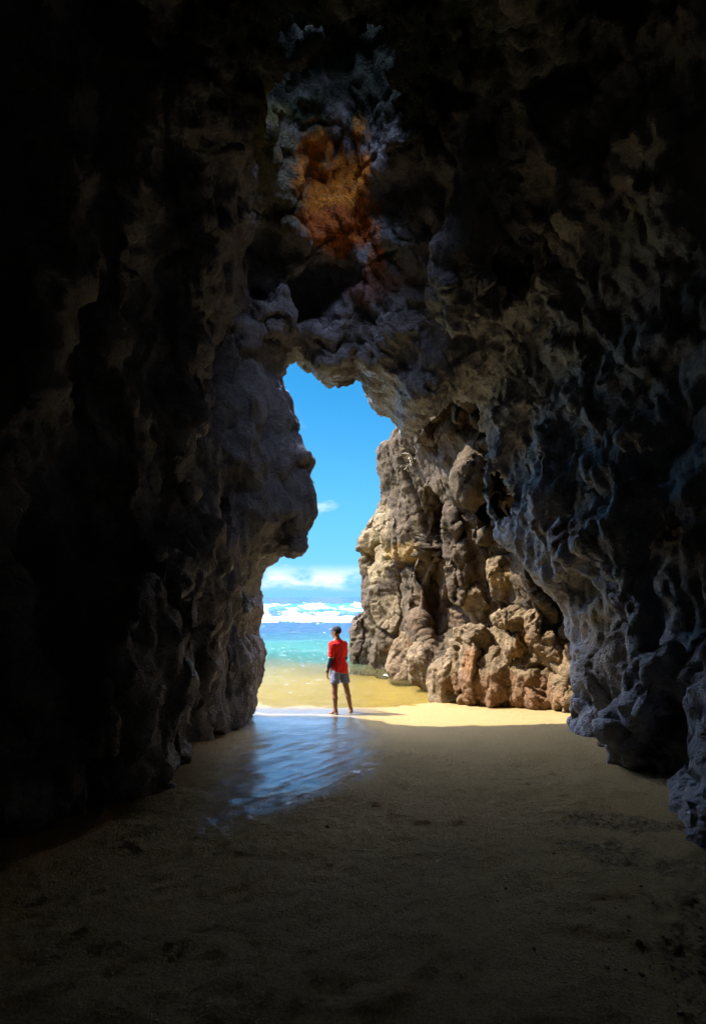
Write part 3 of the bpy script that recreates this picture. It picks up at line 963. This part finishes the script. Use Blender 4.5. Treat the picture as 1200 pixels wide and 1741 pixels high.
OC = [(17.6, [(1.0, -3), (0.9, -1.2), (1.2, -1.0), (2, -3)]),
      (18.2, [(-0.05, -3), (-0.1, 0.2), (0.1, 0.75), (0.5, 0.95), (1.2, 0.9), (2.0, 0.5), (2.0, -3)]),
      (19.0, [(-0.15, -3), (-0.20, 0.3), (0.0, 0.85), (0.4, 1.05), (1.2, 1.1), (2.0, 0.7), (2.0, -3)]),
      (20.2, [(0.3, -3), (0.4, -1.0), (1.2, -0.9), (1.8, -3)])]
m = subdivide(solid_from_sections("outcrop", OC, (-0.9, 17.3, -2.2), (3.2, 3.4, 3.8), 0.07))
rock_relief(m, 340, big=0.28, bs=1.1, mid=0.07, ms=2.4, fine=0.02, stretch=0.35)
tag(link("rock_outcrop", m, M_cliff), "low grey fluted rock outcrop at the waterline left of the tall brown tower", "rock")


# ------------------------------------------------------------------ boulders
def boulder_mesh(c, r, seed, flat=0.35, res=28):
    rng = np.random.RandomState(seed)
    L = 1.5
    g = np.linspace(-L, L, res * 2)
    X, Y, Z = np.meshgrid(g, g, g, indexing='ij')
    P = np.stack([X.ravel(), Y.ravel(), Z.ravel()], 1)
    d = np.linalg.norm(P, axis=1) - 1.08
    for k in range(15):
        v = rng.normal(size=3)
        v /= np.linalg.norm(v)
        pl = P @ v - rng.uniform(0.60, 0.96)
        d = -smin(-d, -pl, 0.03)
    d = d + 0.07 * fbm(P * 1.6 + seed, 3, seed)
    V, Q = surface_nets(close(d.reshape(X.shape), 0.05), (-L, -L, -L), g[1] - g[0])
    m = mesh_np("boulder", V * np.array(r), Q)
    P = coords(m) + np.array(c)
    N = normals(m)
    tl, of, cr = facets(P * 2.2 + 0.4 * gnoise(P * 3, seed + 4)[:, None], seed + 5)
    e = 0.07 * crag(P, seed + 3, 1.6) + 0.02 * of + 0.012 * fbm(P * 5, 4, seed + 6, 0.6, ridge=True) - 0.03 * sstep(cr, 0.1, 0)
    V = coords(m) + N * e[:, None]
    set_coords(m, V)
    N = normals(m)
    tl, of, cr = facets((V + np.array(c)) * 10, seed + 9)
    set_coords(m, V + N * (0.028 * crag(V + np.array(c), seed + 8, 5.0) + 0.010 * fbm((V + np.array(c)) * 15, 3, seed + 7))[:, None])
    return m


BO = [  # px, py, depth, radii, label
    (757, 1150, 11.7, (0.44, 0.50, 0.80), "squat brown boulder at the pool edge, leftmost of the heap below the tower"),
    (800, 1140, 11.2, (0.32, 0.40, 0.80), "narrow upright rock with a rusty flank beside the leftmost boulder of the heap"),
    (840, 1162, 10.9, (0.46, 0.45, 0.76), "pitted dark brown boulder standing in the middle of the wet heap base"),
    (902, 1165, 10.7, (0.68, 0.50, 0.80), "wide pitted boulder at the right end of the heap, against the bright sand"),
    (875, 1095, 10.7, (0.27, 0.30, 0.48), "rust streaked rock wedged above the wide pitted boulder"),
    (805, 1085, 11.3, (0.52, 0.40, 0.30), "pale slab lying flat across the left part of the rock heap"),
    (872, 1050, 10.8, (0.42, 0.40, 0.32), "tan angular block in the middle height of the rock heap"),
    (905, 1062, 10.4, (0.26, 0.30, 0.40), "pale pointed block leaning right of the tan angular block"),
    (935, 1100, 10.3, (0.32, 0.35, 0.50), "tall smooth tan slab touching the dark cave wall edge"),
    (858, 980, 11.15, (0.55, 0.5, 0.48), "pale lit block with an orange belly at the top of the rock heap"),
    (908, 1012, 10.8, (0.46, 0.5, 0.52), "golden block under the dark overhang, right of the topmost block"),
    (950, 1180, 10.1, (0.26, 0.35, 0.55), "small brown rock half buried in sand at the foot of the cave wall"),
    (806, 1020, 12.0, (0.48, 0.6, 0.52), "grey brown block behind the pale slab beside the dark cleft"),
    (688, 1124, 15.2, (0.62, 0.6, 0.85), "rusty cracked rock at the pool edge left of the heap"),
    (718, 1142, 13.6, (0.50, 0.6, 0.75), "tilted brown rock between the rusty cracked rock and the heap"),
]
# the ledge the boulders rest on
LE = [(10.0, [(4.0, -3), (3.95, -1), (4.2, 0.5), (5, 1.2), (6, 1.2), (6, -3)]),
      (10.8, [(2.9, -3), (2.85, -0.8), (2.95, -0.1), (3.3, 0.2), (3.5, 1.0), (3.9, 1.9), (4.6, 2.4), (6, 2.4), (6, -3)]),
      (11.6, [(1.95, -3), (1.95, -0.6), (2.1, 0.25), (2.6, 0.55), (3.2, 0.8), (3.6, 1.8), (6, 2.4), (6, -3)]),
      (12.6, [(1.9, -3), (2.0, -0.5), (2.3, 0.1), (6, 0.5), (6, -3)]),
      (13.4, [(3, -3), (3, -1), (6, -1), (6, -3)])]
m = subdivide(solid_from_sections("ledge", LE, (1.4, 9.6, -2.0), (4.2, 4.2, 4.8), 0.07))
rock_relief(m, 380, big=0.32, bs=1.3, mid=0.07, ms=2.6, fine=0.022, stretch=0.8)
tag(link("rock_ledge", m, M_boulder), "stepped tan and rust rock ledge carrying the heap of boulders", "rock ledge")
for k, (px, py, d, r, lab) in enumerate(BO):
    c = at(px, py, d)
    o = link("boulder", boulder_mesh(c, r, 500 + 13 * k), M_boulder)
    o.location = c
    tag(o, lab, "boulder", "boulders heaped below the sunlit cliff")


# ------------------------------------------------------------------ the man at the water's edge
class Field:
    """Smooth union of tapered capsules and ellipsoids on a grid."""

    def __init__(self, org, size, h):
        self.org, self.h = np.array(org, np.float32), h
        self.n = [int(v / h) for v in size]
        self.ax = [self.org[k] + h * np.arange(self.n[k], dtype=np.float32) for k in range(3)]
        self.D = np.full(self.n, 0.3, np.float32)

    def sl(self, lo, hi, pad):
        r = []
        for k in range(3):
            a = max(0, int((lo[k] - pad - self.org[k]) / self.h))
            b = min(self.n[k], int((hi[k] + pad - self.org[k]) / self.h) + 2)
            r.append(slice(a, max(a, b)))
        return tuple(r)

    def grid(self, s):
        return np.meshgrid(self.ax[0][s[0]], self.ax[1][s[1]], self.ax[2][s[2]], indexing='ij')

    def cone(self, a, b, ra, rb, k=0.02):
        a, b = np.array(a, np.float32), np.array(b, np.float32)
        s = self.sl(np.minimum(a, b), np.maximum(a, b), max(ra, rb) + 2.5 * k + 0.02)
        X, Y, Z = self.grid(s)
        e = b - a
        t = np.clip(((X - a[0]) * e[0] + (Y - a[1]) * e[1] + (Z - a[2]) * e[2]) / max(1e-9, float(e @ e)), 0, 1)
        d = np.sqrt((X - a[0] - e[0] * t) ** 2 + (Y - a[1] - e[1] * t) ** 2 + (Z - a[2] - e[2] * t) ** 2) - (ra + (rb - ra) * t)
        self.D[s] = smin(self.D[s], d, k)
        return self

    def ell(self, c, r, k=0.02, rz=0.0):
        R_ = max(r)
        s = self.sl(np.array(c) - R_, np.array(c) + R_, 2.5 * k + 0.02)
        X, Y, Z = self.grid(s)
        X, Y, Z = X - c[0], Y - c[1], Z - c[2]
        cs, sn = math.cos(rz), math.sin(rz)
        X, Y = X * cs + Y * sn, -X * sn + Y * cs
        q = np.sqrt((X / r[0]) ** 2 + (Y / r[1]) ** 2 + (Z / r[2]) ** 2)
        g = np.sqrt((X / r[0] ** 2) ** 2 + (Y / r[1] ** 2) ** 2 + (Z / r[2] ** 2) ** 2) + 1e-6
        self.D[s] = smin(self.D[s], q * (q - 1) / g, k)
        return self

    def cut(self, p, nrm, soft=0.006):
        """Remove everything on the side the normal points to."""
        nrm = np.array(nrm, np.float32) / np.linalg.norm(nrm)
        X, Y, Z = np.meshgrid(*self.ax, indexing='ij')
        d = (X - p[0]) * nrm[0] + (Y - p[1]) * nrm[1] + (Z - p[2]) * nrm[2]
        self.D = -smin(-self.D, -d, soft)
        return self

    def obj(self, name, mat, parent, wrinkle=0.0, seed=0):
        V, Q = surface_nets(close(self.D, self.h), self.org, self.h)
        m = mesh_np(name, V, Q)
        if wrinkle:
            P = coords(m)
            d = wrinkle * fbm(P * np.array([7, 7, 8]) + 1.6 * gnoise(P * 4, seed)[:, None], 3, seed + 1, 0.55, ridge=True)
            set_coords(m, P + normals(m) * d[:, None])
        return link(name, m, mat, parent)


def plain(name, col, rough=0.7, spec=0.3, var=0.2, scale=30, bump=0.004):
    t = NT(name)
    n = t.noise(scale, 5, 0.6)
    c = t.mix(t.ramp(n, 0.3, 0.7), tuple(v * (1 - var) for v in col), tuple(v * (1 + var) for v in col))
    return t.done(t.bsdf(c, rough, spec, t.bump(n, bump, 0.6)))


M_skin = plain("skin", (0.24, 0.115, 0.062), 0.5, 0.45, 0.12, 18, 0.002)
M_shirt = plain("red_cloth", (0.80, 0.022, 0.018), 0.75, 0.25, 0.12, 60)
M_trim = plain("white_trim", (0.75, 0.72, 0.70), 0.7, 0.3, 0.1, 60)
M_shorts = plain("grey_blue_cloth", (0.20, 0.21, 0.33), 0.8, 0.2, 0.15, 50)
M_navy = plain("navy_stretch_cloth", (0.022, 0.030, 0.065), 0.55, 0.4, 0.25, 50)
M_cap = plain("dark_cap_cloth", (0.020, 0.020, 0.028), 0.75, 0.25, 0.2, 60)
M_visor = plain("grey_visor_cloth", (0.20, 0.21, 0.22), 0.7, 0.3, 0.1, 60)
M_strap = plain("black_rubber", (0.02, 0.02, 0.022), 0.4, 0.5, 0.1, 60)
M_hair = plain("black_hair", (0.012, 0.010, 0.009), 0.8, 0.3, 0.3, 90, 0.006)


def build_person():
    base = (-0.286, 10.19, 0)
    gz = float(ground_z(np.array(base[0]), np.array(base[1])))
    root = bpy.data.objects.new("person", None)
    scene.collection.objects.link(root)
    root.location = (base[0], base[1], gz)
    tag(root, "man in red shirt, grey shorts and dark cap standing barefoot at the water's edge", "person")
    # joints (metres, x to the right in the photo, y away from the lens)
    hd = (-0.055, 0.02, 1.675)
    shl, shr = (-0.138, -0.095, 1.43), (0.105, 0.120, 1.425)
    ell, elr = (-0.160, -0.11, 1.125), (0.128, 0.17, 1.13)
    wrl, wrr = (-0.232, -0.03, 0.87), (0.065, 0.33, 1.00)
    hl, hr = (-0.066, -0.05, 0.90), (0.070, 0.065, 0.90)
    knl, knr = (-0.085, -0.075, 0.475), (0.158, 0.10, 0.48)
    anl, anr = (-0.068, -0.045, 0.085), (0.238, 0.18, 0.07)
    org, size, h = (-0.48, -0.36, -0.03), (0.96, 0.98, 1.92), 0.0062
    f = Field(org, size, h)

    def torso(f, g=0.0, k=0.05):
        f.cone((-0.02, 0.01, 1.36), (0.005, 0.01, 1.12), 0.094 + g, 0.085 + g, k)
        f.cone((-0.085, -0.05, 1.36), (-0.045, -0.03, 1.10), 0.066 + g, 0.056 + g, k)
        f.cone((0.060, 0.07, 1.36), (0.045, 0.05, 1.10), 0.066 + g, 0.056 + g, k)
        f.cone((-0.112, -0.08, 1.42), (0.082, 0.10, 1.42), 0.056 + g, 0.056 + g, k)
        f.cone((-0.045, -0.03, 1.00), (0.055, 0.04, 1.00), 0.088 + g, 0.088 + g, k)
        f.cone((0.0, 0.01, 1.10), (0.0, 0.0, 0.98), 0.088 + g, 0.094 + g, k)

    torso(f)
    f.cone((-0.025, 0.005, 1.42), (-0.045, 0.01, 1.60), 0.060, 0.052, 0.03)          # neck
    f.cone((-0.10, -0.05, 1.46), (-0.04, 0.0, 1.54), 0.040, 0.040, 0.04)
    f.cone((0.07, 0.07, 1.46), (-0.03, 0.01, 1.54), 0.040, 0.040, 0.04)
    hz = math.radians(62)          # head turned towards the sea on the left
    fw = Vector((-math.sin(hz), math.cos(hz), 0))
    rt = Vector((math.cos(hz), math.sin(hz), 0))
    H = Vector(hd)

    def hp(a, b, c):
        return tuple(H + fw * a + rt * b + Vector((0, 0, c)))
    f.ell(hp(-0.008, 0, 0.025), (0.074, 0.096, 0.092), 0.02, hz)
    f.ell(hp(0.022, 0, -0.045), (0.058, 0.070, 0.075), 0.03, hz)
    f.cone(hp(0.07, 0, -0.095), hp(0.045, 0, -0.10), 0.020, 0.028, 0.02)               # chin
    f.cone(hp(0.092, 0, 0.005), hp(0.108, 0, -0.030), 0.009, 0.013, 0.012)             # nose
    f.cone(hp(0.088, -0.018, -0.062), hp(0.088, 0.018, -0.062), 0.010, 0.010, 0.010)   # lips
    f.cone(hp(0.082, -0.035, 0.022), hp(0.082, 0.035, 0.022), 0.010, 0.010, 0.012)     # brow
    for sd in (-1, 1):
        f.ell(hp(-0.010, sd * 0.074, -0.012), (0.010, 0.020, 0.032), 0.006, hz)         # ears
    for (s, e, w, sd) in ((shl, ell, wrl, 0), (shr, elr, wrr, 1)):
        f.cone(s, e, 0.052, 0.040, 0.03)
        mid = tuple(np.array(e) * 0.68 + np.array(w) * 0.32)
        f.cone(e, mid, 0.040, 0.041, 0.02)
        f.cone(mid, w, 0.041, 0.027, 0.02)
    for (a, kn, an) in ((hl, knl, anl), (hr, knr, anr)):
        f.cone(a, kn, 0.088, 0.056, 0.04)
        up = np.array(kn) * 0.68 + np.array(an) * 0.32 + np.array((0.004, -0.022, 0))
        f.cone(kn, tuple(up), 0.052, 0.055, 0.03)
        f.cone(tuple(up), an, 0.055, 0.034, 0.02)
    for an, toe in ((anl, (-0.165, 0.06)), (anr, (0.250, 0.345))):
        z0 = an[2] - 0.062
        heel = (an[0] + (an[0] - toe[0]) * 0.22, an[1] + (an[1] - toe[1]) * 0.22, z0 + 0.008)
        f.cone((heel[0], heel[1], z0 + 0.012), an, 0.034, 0.036, 0.02)
        ball = (an[0] + (toe[0] - an[0]) * 0.72, an[1] + (toe[1] - an[1]) * 0.72, z0)
        f.cone(an, ball, 0.036, 0.026, 0.03)
        dv = Vector((toe[0] - an[0], toe[1] - an[1], 0)).normalized()
        sv = Vector((dv.y, -dv.x, 0))
        for k in range(5):
            o = sv * (k - 2) * 0.017
            L = 0.055 - 0.006 * abs(k - (1 if an is anl else 3))
            st_ = Vector(ball) + o * 0.8 + Vector((0, 0, -0.008))
            f.cone(tuple(st_), tuple(st_ + dv * L + o * 0.15), 0.011, 0.0095, 0.006)
    # hands: palm, four bent fingers of different lengths, thumb from the side of the palm
    for w, down, fwd in ((wrl, Vector((-0.06, 0.05, -1)), Vector((-0.35, 0.9, 0))), (wrr, Vector((-0.75, 0.35, -0.35)), Vector((-0.2, -0.3, -0.9)))):
        down = down.normalized()
        fwd = (fwd - down * fwd.dot(down)).normalized()
        pal = down.cross(fwd).normalized()              # palm faces the body
        if pal.x < 0:
            pal = -pal
        W = Vector(w)
        for o in (-0.024, -0.008, 0.008, 0.024):
            f.cone(tuple(W + down * 0.015 + fwd * o * 0.6), tuple(W + down * 0.088 + fwd * o), 0.016, 0.013, 0.012)
        for o, L in ((0.030, 0.070), (0.010, 0.080), (-0.010, 0.074), (-0.030, 0.058)):
            a = W + down * 0.090 + fwd * o
            b = a + (down + pal * 0.25).normalized() * L * 0.45
            c = b + (down + pal * 0.75).normalized() * L * 0.33
            e = c + (down + pal * 1.2).normalized() * L * 0.26
            f.cone(tuple(a), tuple(b), 0.0095, 0.009, 0.003)
            f.cone(tuple(b), tuple(c), 0.009, 0.0085, 0.003)
            f.cone(tuple(c), tuple(e), 0.0085, 0.0075, 0.003)
        a = W + down * 0.030 + fwd * 0.024
        b = a + (down * 0.75 + fwd * 0.8 + pal * 0.2).normalized() * 0.042
        c = b + (down * 0.95 + fwd * 0.35 + pal * 0.3).normalized() * 0.034
        f.cone(tuple(a), tuple(b), 0.013, 0.0105, 0.006)
        f.cone(tuple(b), tuple(c), 0.0105, 0.0085, 0.003)
    f.obj("body", M_skin, root)
    # shirt
    g = Field((-0.36, -0.30, 0.80), (0.70, 0.66, 0.80), 0.0075)
    torso(g, 0.016, 0.05)
    g.cone((-0.045, -0.03, 0.95), (0.06, 0.045, 0.95), 0.108, 0.108, 0.04)
    g.cone((-0.05, -0.03, 0.86), (0.06, 0.045, 0.86), 0.116, 0.116, 0.04)
    g.cone((-0.06, -0.02, 1.47), (0.02, 0.03, 1.47), 0.062, 0.062, 0.03)
    for (s_, e) in ((shl, ell), (shr, elr)):
        tip = tuple(np.array(s_) * 0.30 + np.array(e) * 0.70)
        g.cone(s_, tip, 0.060, 0.058, 0.03)
    g.cut((0, 0, 0.875), (-0.22, 0, -1))
    g.cut((-0.035, 0.0, 1.515), (-0.15, 0.15, 1))
    shirt = g.obj("shirt", M_shirt, root, 0.016, 611)
    for (s_, e) in ((shl, ell), (shr, elr)):
        a_, b_ = np.array(s_), np.array(e)
        tip = a_ * 0.30 + b_ * 0.70
        dv = (b_ - a_) / np.linalg.norm(b_ - a_)
        c_ = tip + dv * 0.055
        q = Field(tuple(c_ - 0.11), (0.22, 0.22, 0.22), 0.006)
        q.cone(tuple(tip), tuple(c_), 0.058, 0.0585, 0.01)
        q.cut(tuple(c_), dv)
        q.cut(tuple(c_ - dv * 0.013), -dv)
        q.obj("sleeve_trim", M_trim, shirt)
    # shorts
    g = Field((-0.34, -0.30, 0.55), (0.68, 0.66, 0.45), 0.0075)
    g.cone((-0.045, -0.03, 0.93), (0.06, 0.045, 0.93), 0.096, 0.096, 0.04)
    for a, kn in ((hl, knl), (hr, knr)):
        lo = tuple(np.array(a) * 0.38 + np.array(kn) * 0.62)
        g.cone(a, lo, 0.098, 0.096, 0.02)
    g.cut((0, 0, 0.645), (-0.05, 0, -1))
    g.obj("shorts", M_shorts, root, 0.014, 621)
    # stretch sleeves on both arms
    for (s_, e, w) in ((shl, ell, wrl), (shr, elr, wrr)):
        a_, e_, w_ = np.array(s_), np.array(e), np.array(w)
        top, low = a_ * 0.25 + e_ * 0.75, e_ * 0.32 + w_ * 0.68
        lo = np.minimum(np.minimum(top, low), e_) - 0.08
        hi = np.maximum(np.maximum(top, low), e_) + 0.08
        q = Field(tuple(lo), tuple(hi - lo), 0.006)
        mid = e_ * 0.68 + w_ * 0.32
        q.cone(tuple(top), tuple(e_), 0.047, 0.0455, 0.012)
        q.cone(tuple(e_), tuple(mid), 0.0455, 0.0455, 0.012)
        q.cone(tuple(mid), tuple(low), 0.0455, 0.036, 0.012)
        dv = (w_ - e_) / np.linalg.norm(w_ - e_)
        q.cut(tuple(low), dv)
        q.obj("arm_sleeve", M_navy, root, 0.003, 631)
    # wristwatch
    wv = (np.array(wrl) - np.array(ell))
    wv /= np.linalg.norm(wv)
    c_ = np.array(wrl) - wv * 0.012
    q = Field(tuple(c_ - 0.07), (0.14, 0.14, 0.14), 0.005)
    q.cone(tuple(c_ - wv * 0.03), tuple(c_ + wv * 0.03), 0.034, 0.034, 0.004)
    q.cut(tuple(c_ + wv * 0.012), wv)
    q.cut(tuple(c_ - wv * 0.012), -wv)
    wt = q.obj("wristwatch", M_strap, root)
    q = Field(tuple(c_ - 0.07), (0.14, 0.14, 0.14), 0.005)
    q.ell(tuple(c_ + np.array((-0.034, -0.006, 0))), (0.010, 0.020, 0.020), 0.004)
    q.obj("watch_face", M_visor, wt)
    # hair showing below the cap, then the cap and its visor
    q = Field(tuple(np.array(hd) - 0.16), (0.32, 0.32, 0.32), 0.006)
    q.ell(hp(-0.014, 0, 0.018), (0.0775, 0.0965, 0.094), 0.01, hz)
    q.cut(hp(0.0, 0, -0.028), (0, 0, -1))
    q.cut(hp(0.03, 0, 0), tuple(fw))
    q.obj("hair", M_hair, root)
    q = Field(tuple(np.array(hd) - 0.16), (0.32, 0.32, 0.36), 0.006)
    q.ell(hp(-0.008, 0, 0.030), (0.083, 0.105, 0.098), 0.01, hz)
    q.cut(hp(0, 0, 0.040), tuple(Vector((0, 0, -1)) + fw * 0.12))
    cap = q.obj("cap", M_cap, root)
    q = Field(tuple(np.array(hd) - 0.22), (0.44, 0.44, 0.44), 0.006)
    q.ell(hp(0.105, 0, 0.052), (0.072, 0.078, 0.012), 0.01, hz)
    q.obj("visor", M_visor, cap)
    for sd in (-1, 1):
        q = Field(tuple(np.array(hp(0.084, sd * 0.032, 0.004)) - 0.03), (0.06, 0.06, 0.06), 0.0035)
        q.ell(hp(0.080, sd * 0.032, 0.002), (0.0125, 0.009, 0.0085), 0.002, hz)
        q.obj("eye", M_hair, root)
    return root


build_person()


# ------------------------------------------------------------------ pebbles and dry plants
def pebble_mesh(seed):
    rng = np.random.RandomState(seed)
    g = np.linspace(-1.4, 1.4, 18)
    X, Y, Z = np.meshgrid(g, g, g, indexing='ij')
    P = np.stack([X.ravel(), Y.ravel(), Z.ravel()], 1)
    d = np.linalg.norm(P, axis=1) - 1 + 0.3 * fbm(P * 0.9 + seed, 3, seed)
    for k in range(5):
        v = rng.normal(size=3)
        v /= np.linalg.norm(v)
        d = np.maximum(d, P @ v - rng.uniform(0.6, 0.9))
    V, Q = surface_nets(close(d.reshape(X.shape), 0.1), (-1.4, -1.4, -1.4), g[1] - g[0])
    return mesh_np("pebble", V, Q)


M_pebble = rock_mat("pebble_rock", [(0.12, 0.09, 0.06), (0.24, 0.19, 0.13), (0.17, 0.13, 0.09), (0.32, 0.27, 0.20)], bumpk=0.2)
pm = [pebble_mesh(700 + k) for k in range(4)]
for m in pm:
    m.materials.append(M_pebble)


def on_sand(px, py):
    d = 6.0
    for _ in range(30):
        d = (CH - float(ground_z(np.array((px - CX) / F * d), np.array(d)))) * F / (py - HY)
    return (px - CX) / F * d, d


big = bpy.data.objects.new("pebble", pm[0])
scene.collection.objects.link(big)
x, y = on_sand(1022, 1268)
big.location = (x, y, float(ground_z(np.array(x), np.array(y))) + 0.02)
big.scale = (0.06, 0.05, 0.045)
tag(big, "dark pebble lying alone on the sand near the foot of the right cave wall", "pebble")
rng = random.Random(5)
for k in range(170):
    px, py = (min(1190, max(760, rng.gauss(1060, 95))), min(1725, max(1340, rng.gauss(1530, 110)))) if k < 130 else (rng.uniform(330, 1080), rng.uniform(1330, 1730))
    x, y = on_sand(px, py)
    if x > 0.42 * y + 0.75:
        continue
    o = bpy.data.objects.new("pebble", pm[rng.randrange(4)])
    scene.collection.objects.link(o)
    r = rng.uniform(0.004, 0.010) * (1.7 if k % 9 == 0 else 1)
    o.location = (x, y, float(ground_z(np.array(x), np.array(y))) + 0.004)
    o.scale = (r * rng.uniform(0.9, 1.6), r, r * rng.uniform(0.6, 0.9))
    o.rotation_euler = (0, 0, rng.uniform(0, 6.28))
    tag(o, "tiny brown pebble scattered on the shaded cave sand", "pebble", "tiny pebbles scattered on the cave sand")

from mathutils.bvhtree import BVHTree
cliff_o = bpy.data.objects["sea_cliff"]
bvh = BVHTree.FromPolygons([v.co[:] for v in cliff_o.data.vertices], [p.vertices[:] for p in cliff_o.data.polygons])
M_dry = plain("dry_leaf", (0.52, 0.47, 0.36), 0.8, 0.2, 0.3, 40)


def tuft(px, py, size, seed, label):
    o_ = Vector((0, 0, CH))
    d_ = Vector(((px - CX) / F, 1, (HY - py) / F)).normalized()
    loc, nrm, _, _ = bvh.ray_cast(o_, d_)
    if loc is None:
        return
    r_ = random.Random(seed)
    V, Q = [], []
    up = (nrm * 0.8 + Vector((0, 0, 0.5))).normalized()
    for k in range(46):
        a = Vector((r_.uniform(-1, 1), r_.uniform(-1, 1), r_.uniform(-1, 1))) * 0.8
        d = (up + a).normalized()
        side = d.cross(Vector((r_.uniform(-1, 1), r_.uniform(-1, 1), r_.uniform(-1, 1)))).normalized()
        L = size * r_.uniform(0.5, 1.1)
        w = size * r_.uniform(0.06, 0.12)
        st = Vector((r_.uniform(-1, 1), r_.uniform(-1, 1), r_.uniform(-1, 1))) * size * 0.35
        bend = Vector((0, 0, -1)) * L * r_.uniform(0.1, 0.5)
        base = len(V)
        for tt in (0, 0.5, 1.0):
            c = st + d * L * tt + bend * tt * tt
            ww = w * (1 - 0.85 * tt) * (0.6 if tt == 0 else 1.2 if tt == 0.5 else 1)
            V += [tuple(c - side * ww), tuple(c + side * ww)]
        Q += [(base, base + 1, base + 3, base + 2), (base + 2, base + 3, base + 5, base + 4)]
    o = link("dry_plant", mesh_np("dry_plant", V, Q), M_dry)
    o.location = loc - nrm * 0.03
    tag(o, label, "plant", "dry plants on the cliff")


tuft(700, 778, 0.26, 1, "pale dried tuft clinging under the arch, right and uppermost on the cliff")
tuft(686, 762, 0.22, 2, "small bleached dry tuft at the shoulder of the tower against the sky")
tuft(693, 795, 0.15, 3, "little dry tuft hanging just below the uppermost pale tuft")
